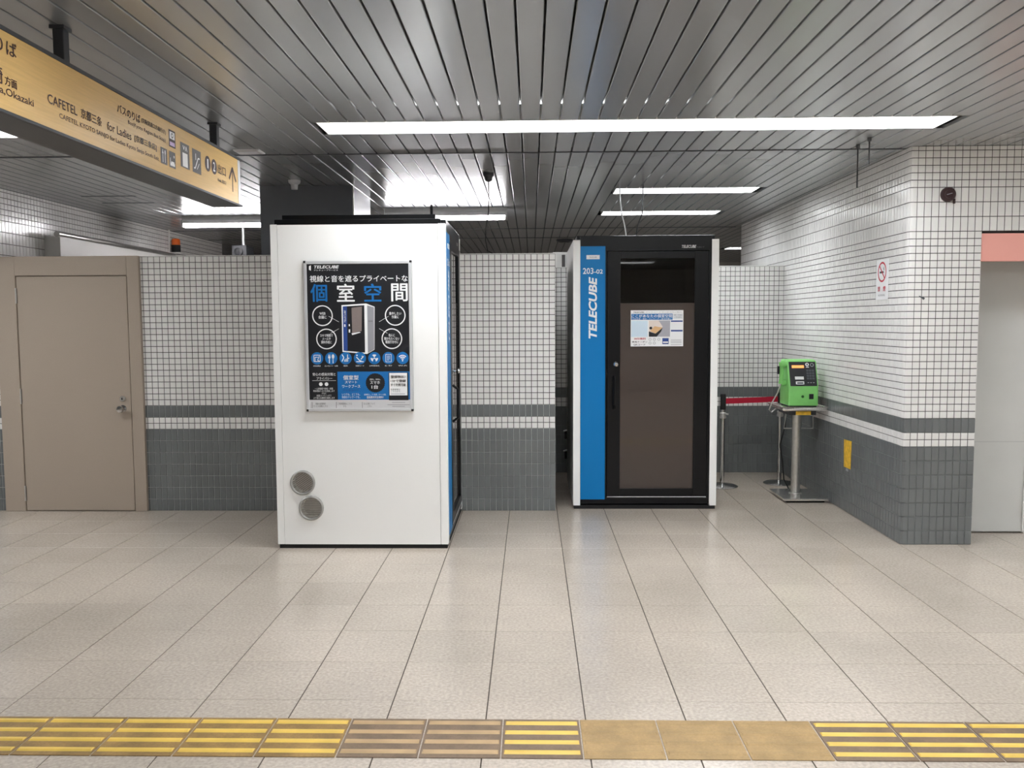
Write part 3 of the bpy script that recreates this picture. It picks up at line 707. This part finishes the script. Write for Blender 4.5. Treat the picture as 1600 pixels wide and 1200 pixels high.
# ------------------------------------------------------------------ hanging direction sign
SX, SY0, SY1 = -1.60, -1.85, 1.815
hs = thing('hanging_sign', 'long yellow hanging direction sign in a dark grey casing with arrow and pictograms', 'sign', (SX-0.095, 0, 2.31))
SL = SX-(SX-0.095)                                       # face offset from the root
MB().box(-0.095, 0.086, SY0, SY1, 0.0, 0.292).build('casing', dark_metal, hs, bevel=0.004)
MB().box(0.0862, 0.0935, SY0+0.02, SY1-0.07, 0.012, 0.277).build('face_panel', sign_y, hs)
fp = [o for o in hs.children if o.name.startswith('face_panel')][0]
MB().box(0.0862, 0.095, SY1-0.065, SY1-0.028, 0.012, 0.277).build('end_strip', alu, hs, bevel=0.002)
MB().box(0.0862, 0.097, SY0, SY1, 0.278, 0.292).box(0.0862, 0.097, SY0, SY1, 0.0, 0.010).build('edge_rail', dark_metal, hs)
for y in (-1.64, -0.01, 1.63):
    MB().box(-0.022, 0.022, y-0.022, y+0.022, 0.292, CEIL-2.31).build('hanger', dark_metal, hs, bevel=0.003)
    MB().box(-0.03, 0.03, y-0.03, y+0.03, CEIL-2.31-0.014, CEIL-2.31-0.001).build('hanger_plate', dark_metal, hs)
gm = right(0.0935)
def gt(s, y0, z0, y1, z1, m=ink_br, **k):
    k.setdefault('bold', 0.010); return text('sign_lettering', s, (y0, z0-2.31, y1, z1-2.31), gm, m, fp, 0.0012, **k)
def gr_(y0, z0, y1, z1, m, h=0.0010, nm='pictogram_plate'): return MB().rect(y0, z0-2.31, y1, z1-2.31, gm, h).build(nm, m, fp)
gt('のりば', -0.66, 2.512, -0.470, 2.562); gt('崎', -0.612, 2.403, -0.556, 2.462); gt('方面', -0.546, 2.406, -0.477, 2.438)
gt('yama,Okazaki', -0.66, 2.365, -0.381, 2.398)
gt('CAFETEL', -0.290, 2.411, -0.086, 2.446); gt('京都三条', -0.060, 2.411, 0.104, 2.450); gt('for Ladies', 0.150, 2.411, 0.365, 2.446); gt('[京都三条店]', 0.395, 2.411, 0.62, 2.446, ink_dg)
gt('CAFETEL KYOTO SANJO for Ladies Kyoto Sanjo South Exit', -0.216, 2.368, 0.640, 2.392)
gt('バスのりば', 0.242, 2.506, 0.458, 2.544); gt('(京阪国道口方面行き)', 0.468, 2.512, 0.728, 2.538); gt('Bus(Kyoto Region Bus Stop)', 0.338, 2.474, 0.724, 2.496)
gr_(0.762, 2.468, 0.840, 2.552, ink_br); gr_(0.772, 2.508, 0.830, 2.544, ink_w, 0.0014, 'pictogram'); gr_(0.772, 2.475, 0.830, 2.494, mat('ink lilac', (200, 176, 214), 0.5), 0.0014, 'pictogram')
MB().ring(0.801, 0.216, 0.013, 0.006, gm, 0.0018, 20).build('pictogram', ink_dg, fp)
gr_(0.663, 2.368, 0.736, 2.446, ink_dg); gr_(0.760, 2.367, 0.833, 2.446, ink_dg); gr_(0.897, 2.394, 1.011, 2.519, ink_dg); gr_(1.049, 2.394, 1.165, 2.517, ink_dg)
pic = MB()
pic.rect(0.684, 0.066, 0.690, 0.128, gm, 0.0014).rect(0.680, 0.108, 0.694, 0.116, gm, 0.0014).rect(0.709, 0.066, 0.715, 0.128, gm, 0.0014).disc(0.712, 0.116, 0.006, gm, 0.0016, 12, 0.012)
pic.rect(0.770, 0.066, 0.824, 0.080, gm, 0.0014).rect(0.770, 0.080, 0.776, 0.104, gm, 0.0014).disc(0.816, 0.114, 0.007, gm, 0.0014, 12).rect(0.782, 0.080, 0.818, 0.088, gm, 0.0014)
pic.line((0.930, 0.196), (0.940, 0.176), 0.006, gm, 0.0014).line((0.940, 0.176), (0.952, 0.196), 0.006, gm, 0.0014).line((0.960, 0.172), (0.970, 0.196), 0.006, gm, 0.0014).line((0.970, 0.196), (0.982, 0.172), 0.006, gm, 0.0014)
pic.rect(0.922, 0.090, 0.986, 0.160, gm, 0.0014)
pic.line((1.068, 0.108), (1.084, 0.108), 0.008, gm, 0.0014).line((1.084, 0.108), (1.126, 0.166), 0.008, gm, 0.0014).line((1.126, 0.166), (1.146, 0.166), 0.008, gm, 0.0014).line((1.094, 0.152), (1.094, 0.186), 0.007, gm, 0.0014).line((1.110, 0.106), (1.140, 0.140), 0.005, gm, 0.0014)
pic.build('pictogram', ink_w, fp)
for cy, s in ((1.263, '1'), (1.357, '2')):
    MB().disc(cy, 0.164, 0.042, gm, 0.0010, 28).build('number_disc', ink_br, fp)
    gt(s, cy-(0.008 if s == '1' else 0.015), 2.448, cy+(0.008 if s == '1' else 0.015), 2.500, ink_w, bold=0.012)
gt('出口', 1.412, 2.447, 1.537, 2.502); gt('Exit 出口', 1.408, 2.402, 1.535, 2.422, ink_dg)
ar = MB(); ar.rect(1.642, 0.069, 1.656, 0.196, gm, 0.0012).line((1.649, 0.211), (1.592, 0.136), 0.018, gm, 0.0014).line((1.649, 0.211), (1.706, 0.136), 0.018, gm, 0.0014)
ar.build('arrow', ink_br, fp)

# ------------------------------------------------------------------ pay phone on its stand
ps = thing('phone_stand', 'worn stainless steel pedestal stand under the green pay phone', 'stand', (2.585, 4.13, 0))
MB().box(-0.195, 0.195, -0.255, 0.20, 0.018, 0.038).build('base_plate', tray_m, ps, bevel=0.004)
MB().box(-0.165, 0.165, -0.225, 0.17, 0.0, 0.018).build('rubber_mat', rubber, ps)
MB().lathe([(0.058, 0.036), (0.058, 0.044), (0.040, 0.046), (0.040, 0.79)], (-0.02, 0, 0), 24).build('pole', steel, ps, smooth=True)
MB().box(-0.19, 0.20, -0.15, 0.30, 0.795, 0.825).build('top_tray', tray_m, ps, bevel=0.010, smooth=True, seg=3)
MB().tube([(-0.188, 0.29, 0.826), (-0.188, -0.148, 0.826), (0.198, -0.148, 0.826), (0.198, 0.29, 0.826)], 0.011, 10).build('tray_rail', tray_m, ps, smooth=True)
MB().box(-0.12, 0.12, -0.10, 0.22, 0.755, 0.795).build('under_box', dark_metal, ps, bevel=0.004)
MB().box(-0.06, 0.07, -0.108, -0.100, 0.757, 0.789).build('yellow_sticker', yel_tape, ps)
MB().tube([(-0.10, 0.05, 0.755), (-0.12, 0.04, 0.62), (0.14, 0.04, 0.62), (0.14, 0.05, 0.755)], 0.006, 8).build('directory_rack', steel, ps, smooth=True)
MB().tube([(-0.095, 0.07, 0.76), (-0.085, 0.13, 0.62), (-0.115, 0.17, 0.45), (-0.085, 0.19, 0.30), (-0.055, 0.23, 0.12), (0.015, 0.29, 0.006), (0.115, 0.47, 0.006)], 0.006, 8).build('cable', rubber, ps, smooth=True)
ph = thing('pay_phone', 'bright green public pay phone with black keypad panel and orange display', 'phone', (2.590, 4.03, 0.825))
sm = lambda a, b, hh: (hh, a, b)
sec = [(0.0, 0.012), (0.0, 0.185), (0.075, 0.405), (0.115, 0.418), (0.25, 0.418), (0.27, 0.40), (0.27, 0.012)]
MB().prism(sec, sm, -0.130, 0.130).build('body', green_m, ph, bevel=0.010, smooth=True, seg=3)
MB().box(-0.118, 0.118, 0.012, 0.26, 0.0, 0.014).build('foot', rubber, ph)
# slanted panel frame: a across, b up the slope
sl = Vector((0, 0.075, 0.22)).normalized(); nn = Vector((0, -0.22, 0.075)).normalized()
def pan(a, b, hh): q = Vector((a, 0, 0.185))+sl*b+nn*hh; return (q.x, q.y, q.z)
pk = MB().prism([(-0.116, 0.003), (0.118, 0.003), (0.118, 0.226), (-0.116, 0.226)], pan, -0.004, 0.004).build('control_panel', phone_k, ph, bevel=0.002)
MB().prism([(-0.092, 0.168), (0.014, 0.168), (0.014, 0.192), (-0.092, 0.192)], pan, 0.004, 0.006).build('display', lcd_m, pk)
MB().prism([(-0.072, 0.062), (0.004, 0.062), (0.004, 0.088), (-0.072, 0.088)], pan, 0.004, 0.009).build('card_slot', ink_w, pk)
MB().prism([(-0.066, 0.052), (0.004, 0.052), (0.004, 0.058), (-0.066, 0.058)], pan, 0.004, 0.007).build('card_slot', ink_k, pk)
MB().prism([(-0.068, 0.018), (0.004, 0.018), (0.004, 0.044), (-0.068, 0.044)], pan, 0.004, 0.009).build('card_slot', ink_w, pk)
MB().prism([(-0.058, 0.023), (-0.004, 0.023), (-0.004, 0.034), (-0.058, 0.034)], pan, 0.009, 0.0095).build('card_slot', ink_k, pk)
MB().disc(0.044, 0.200, 0.016, pan, 0.0046, 20).build('emblem', ink_w, pk)
MB().disc(0.044, 0.200, 0.006, pan, 0.0052, 12, 0.010).build('emblem', ink_k, pk)
MB().ring(0.086, 0.196, 0.017, 0.006, pan, 0.0046, 20).build('emblem', ink_g, pk)
MB().rect(0.032, 0.172, 0.058, 0.179, pan, 0.0046).build('emblem', ink_w, pk)
for i in range(3):
    for j in range(4): MB().prism([(0.033+0.024*i, 0.064+0.024*j), (0.051+0.024*i, 0.064+0.024*j), (0.051+0.024*i, 0.080+0.024*j), (0.033+0.024*i, 0.080+0.024*j)], pan, 0.004, 0.008).build('key', key_m, pk)
for i in range(3): MB().rect(0.034+0.024*i, 0.030, 0.048+0.024*i, 0.036, pan, 0.0046).build('key', ink_g, pk)
MB().lathe([(0.012, 0), (0.012, 0.004), (0.0, 0.005)], (-0.008, 0.0, 0.095), 16, '-y').build('lock', green_d, ph)
MB().box(0.048, 0.088, -0.003, 0.004, 0.072, 0.118).build('coin_return', phone_k, ph, bevel=0.002)
hsn = MB().tube([(-0.170, 0.085, 0.395), (-0.172, 0.085, 0.34), (-0.172, 0.085, 0.25), (-0.170, 0.085, 0.205)], [0.028, 0.020, 0.020, 0.028], 12).build('handset', green_m, ph, smooth=True)
MB().lathe([(0.030, 0), (0.032, 0.02), (0.026, 0.044)], (-0.176, 0.085, 0.378), 16, 'x').build('earpiece', green_m, hsn, smooth=True)
MB().lathe([(0.030, 0), (0.032, 0.02), (0.026, 0.044)], (-0.176, 0.085, 0.215), 16, 'x').build('mouthpiece', green_m, hsn, smooth=True)
MB().box(-0.21, -0.193, 0.07, 0.10, 0.29, 0.36).build('grip_pad', phone_k, hsn, bevel=0.004)
MB().tube([(-0.176, 0.085, 0.205), (-0.20, 0.10, 0.12), (-0.235, 0.14, 0.03), (-0.25, 0.18, -0.04), (-0.21, 0.24, -0.07), (-0.16, 0.26, -0.03)], 0.006, 8).build('cord', steel, ph, smooth=True)

# ------------------------------------------------------------------ stanchions and red belt
def stanchion(x, y, label):
    t = thing('stanchion', label, 'stanchion', (x, y, 0))
    MB().lathe([(0.150, 0), (0.150, 0.006), (0.130, 0.016), (0.05, 0.026), (0.026, 0.034)], (0, 0, 0), 32).build('base', chrome, t, smooth=True)
    MB().tube([(0, 0, 0.03), (0, 0, 0.75)], 0.021, 16).build('pole', chrome, t, smooth=True)
    MB().lathe([(0.030, 0.660), (0.032, 0.675), (0.026, 0.690), (0.030, 0.71), (0.022, 0.72)], (0, 0, 0), 20).build('collar', steel, t, smooth=True)
    MB().lathe([(0.027, 0.745), (0.027, 0.885), (0.022, 0.893), (0.0, 0.894)], (0, 0, 0), 20).build('belt_head', rubber, t, smooth=True)
    return t
s1 = stanchion(2.02, 4.63, 'chrome belt stanchion close beside the blue-striped booth')
s2 = stanchion(2.607, 4.775, 'chrome belt stanchion standing behind the pay phone')
MB().tube([(0.028, 0, 0.70), (0.05, -0.01, 0.70)], 0.008, 8).build('clip', steel, s1)
dv = Vector((2.607-2.02, 4.775-4.63)).normalized()
A = Vector((2.02, 4.63))+dv*0.028; Bq = Vector((2.607, 4.775))-dv*0.028
tag(MB().add([(A.x, A.y, 0.798), (Bq.x, Bq.y, 0.803), (Bq.x, Bq.y, 0.856), (A.x, A.y, 0.851), (A.x-0.001, A.y+0.003, 0.798), (Bq.x-0.001, Bq.y+0.003, 0.803), (Bq.x-0.001, Bq.y+0.003, 0.856), (A.x-0.001, A.y+0.003, 0.851)],
             [(0, 1, 2, 3), (4, 7, 6, 5), (0, 4, 5, 1), (3, 2, 6, 7), (0, 3, 7, 4), (1, 5, 6, 2)]).build('barrier_belt', red_m), 'red barrier belt stretched between the two chrome stanchions', 'belt')

# ------------------------------------------------------------------ things on the right wall
ns = thing('no_smoking_sign', 'white no smoking sign with red ring on the tiled side wall', 'sign', (2.7995, 2.925, 1.742))
pl = MB().box(-0.004, 0, -0.105, 0.105, 0, 0.296).build('plate', ink_w, ns, bevel=0.001)
lm = left(-0.004)
q = MB().ring(0, 0.205, 0.075, 0.013, lm, 0.0008, 36); q.line((-0.046, 0.251), (0.046, 0.159), 0.011, lm, 0.0014); q.build('prohibition_ring', ink_r, pl)
q = MB(); q.rect(-0.042, 0.196, 0.026, 0.210, lm, 0.001); q.rect(0.030, 0.196, 0.034, 0.210, lm, 0.001); q.line((0.032, 0.216), (0.020, 0.236), 0.005, lm, 0.001); q.line((0.040, 0.216), (0.032, 0.244), 0.005, lm, 0.001); q.build('cigarette', ink_k, pl)
text('sign_lettering', '禁　煙', (-0.070, 0.062, 0.070, 0.100), lm, ink_r, pl, 0.001, bold=0.008)
text('sign_lettering', 'NO SMOKING', (-0.058, 0.026, 0.058, 0.040), lm, ink_dg, pl, 0.001)
yt = thing('yellow_tape', 'peeling strip of yellow tape on the grey dado near the pay phone', 'tape', (2.7995, 3.53, 0.37))
MB().add([(0, 0.075, 0.004), (0, -0.075, 0.0), (0, -0.085, 0.235), (0, 0.080, 0.228), (-0.002, 0.070, 0.0), (-0.002, -0.078, 0.008), (-0.002, -0.085, 0.235), (-0.002, 0.080, 0.228)], [(0, 1, 2, 3), (4, 7, 6, 5), (0, 4, 5, 1), (1, 5, 6, 2), (2, 6, 7, 3), (3, 7, 4, 0)]).build('strip', yel_tape, yt)
MB().box(-0.003, 0, -0.03, 0.02, -0.025, -0.004).build('torn_scrap', ink_g, yt)
rs = thing('wall_speaker', 'small round dark speaker fixed high on the white tiles', 'speaker', (3.054, 2.505, 2.45))
MB().lathe([(0.050, 0), (0.050, 0.018), (0.044, 0.026), (0.030, 0.028), (0.026, 0.022), (0.0, 0.022)], (0, 0, 0), 28, '-y').build('body', ink_br, rs, smooth=True)
MB().line((-0.018, -0.004), (0.020, 0.006), 0.005, front(-0.029), 0.001).build('bar', ink_g, rs)
MB().box(0.038, 0.050, -0.012, 0, -0.062, -0.03).build('bracket', ink_br, rs)
tag(MB().tube([(2.882, 2.503, 1.755), (2.895, 2.485, 1.745), (2.905, 2.478, 1.735)], [0.003, 0.006, 0.009], 8).build('wall_hook', dark_metal, smooth=True), 'tiny dark metal hook on the rounded tile corner', 'hook')
for x, y, z, lb in ((2.41, 2.437, 2.49, 'longer thin black rod hanging from the ceiling near the tiled corner'), (2.40, 2.217, 2.61, 'shorter thin black rod hanging from the ceiling near the tiled corner')):
    t = thing('hanging_rod', lb, 'rod', (x, y, CEIL))
    MB().tube([(0, 0, 0), (0, 0, z-CEIL)], 0.005, 8).build('rod', rubber, t)
    MB().lathe([(0.014, 0), (0.014, -0.02), (0.006, -0.028)], (0, 0, 0), 12).build('socket', dark_metal, t)

# ------------------------------------------------------------------ small ceiling things
dt = thing('smoke_detector', 'small grey ceiling detector with a wire hanging from it', 'detector', (-0.152, 3.405, CEIL))
MB().lathe([(0.045, 0), (0.045, -0.018), (0.032, -0.032), (0.030, -0.055), (0.016, -0.066), (0.0, -0.067)], (0, 0, 0), 20).build('body', dark_metal, dt, smooth=True)
MB().tube([(0, 0, -0.06), (0.002, 0.03, -0.16), (-0.005, 0.08, -0.30), (-0.03, 0.12, -0.42), (-0.035, 0.16, -0.52), (-0.02, 0.19, -0.60), (0.02, 0.20, -0.622)], 0.004, 6).build('wire', rubber, dt, smooth=True)
dt = thing('heat_detector', 'small grey ceiling fitting in front of the dark column', 'detector', (-1.79, 3.67, CEIL))
MB().lathe([(0.05, 0), (0.048, -0.02), (0.03, -0.035), (0.026, -0.075), (0, -0.077)], (0, 0, 0), 18).build('body', alu, dt, smooth=True)
ap = thing('access_plate', 'small metal plate bracket on the ceiling past the hanging sign', 'plate', (-1.76, 2.45, CEIL))
MB().box(-0.09, 0.09, -0.07, 0.07, -0.010, 0).build('plate', alu, ap, bevel=0.002)
MB().box(-0.075, 0.075, -0.055, 0.055, -0.014, -0.010).build('cover', steel, ap)
vt = thing('ceiling_vent', 'round dark ceiling vent beyond the partition wall', 'vent', (0.677, 9.0, CEIL))
MB().lathe([(0.12, 0), (0.115, -0.02), (0.08, -0.03), (0.075, -0.015), (0.0, -0.015)], (0, 0, 0), 28).build('ring', dark_metal, vt, smooth=True)
MB().lathe([(0.05, -0.015), (0.045, -0.032), (0.0, -0.033)], (0, 0, 0), 24).build('core', ink_k, vt, smooth=True)
for x, dx, m, lb in ((1.02, -0.03, ink_w, 'thin white cable rising from the roof of the blue-striped booth'), (1.10, 0.07, rubber, 'thin black cable rising from the roof of the blue-striped booth')):
    tag(MB().tube([(x, 4.0, 2.3065), (x+dx*0.3, 4.06, 2.42), (x+dx, 4.12, 2.54), (x+dx*1.2, 4.2, 2.66), (x+dx*1.3, 4.22, 2.779)], 0.006, 8).build('booth_cable', m, smooth=True), lb, 'cable')

# ------------------------------------------------------------------ things above the walls
wx = thing('white_cabinet', 'white boxy unit showing over the alcove wall left of the blue-striped booth', 'cabinet', (0.62, 5.78, 0))
MB().box(-0.20, 0.30, -0.16, 0.25, 0, 2.33).build('carcass', white_p, wx, bevel=0.004)
MB().box(-0.105, -0.07, -0.168, -0.16, 2.10, 2.30).build('dark_slot', ink_dg, wx)
ac_ = thing('air_curtain', 'white casing with a metal tube along its top on the left tiled wall', 'casing', (-4.45, 4.56, 2.10))
MB().box(0, 0.155, 0, 2.6, 0, 0.325).build('casing', white_p, ac_, bevel=0.005)
MB().tube([(0.135, -0.02, 0.345), (0.135, 2.6, 0.345)], 0.028, 14).build('tube', steel, ac_, smooth=True)
be = thing('warning_beacon', 'small orange warning beacon on a black base by the left tiled wall', 'beacon', (-4.35, 7.33, 2.50))
MB().box(-0.10, 0.06, -0.03, 0.03, -0.02, 0.0).build('bracket', white_p, be)
MB().lathe([(0.055, 0), (0.055, 0.09)], (0, 0, 0), 20).build('base', rubber, be, smooth=True)
MB().tube([(-0.085, 0, -0.01), (-0.085, 0, CEIL-2.50)], 0.012, 8).build('pipe', white_p, be)
MB().lathe([(0.052, 0.09), (0.052, 0.15), (0.040, 0.17), (0.0, 0.172)], (0, 0, 0), 20).build('lens', orange_m, be, smooth=True)
for z, wh in ((0.452, 'upper'), (0.241, 'lower')):
    k = thing('wall_bracket', wh+' of two small black wall latches with bright tops in the alcove corner', 'bracket', (0.556, 5.385, z-0.09), 0, 'black wall latches in the alcove')
    MB().box(-0.022, 0.022, -0.03, 0, 0.0, 0.075).build('body', rubber, k, bevel=0.003)
    MB().tube([(-0.034, -0.03, 0.084), (0, -0.035, 0.094), (0.034, -0.03, 0.084)], 0.008, 8).build('top_clip', ink_w, k, smooth=True)

sc_ = thing('security_camera', 'dark grey box camera hung from the ceiling left of the column', 'camera', (-3.37, 7.0, CEIL))
MB().box(-0.09, 0.09, -0.16, 0.12, -0.40, -0.24).build('body', dark_metal, sc_, bevel=0.006)
MB().tube([(0.0, 0, 0), (0.0, 0, -0.24)], 0.018, 10).build('stem', alu, sc_, smooth=True)
MB().lathe([(0.05, 0), (0.05, 0.03), (0.035, 0.035), (0.0, 0.03)], (0, -0.16, -0.32), 18, '-y').build('lens', ink_k, sc_, smooth=True)
for xa, xb, y in ((-4.01, -3.50, 4.43), (-4.04, -3.52, 4.88)): MB().box(xa, xb, y, y+0.03, CEIL-0.002, CEIL+0.01).build('slot_shade_strip', dark_metal, ce)  # dark strips standing in for two shaded slits in the ceiling
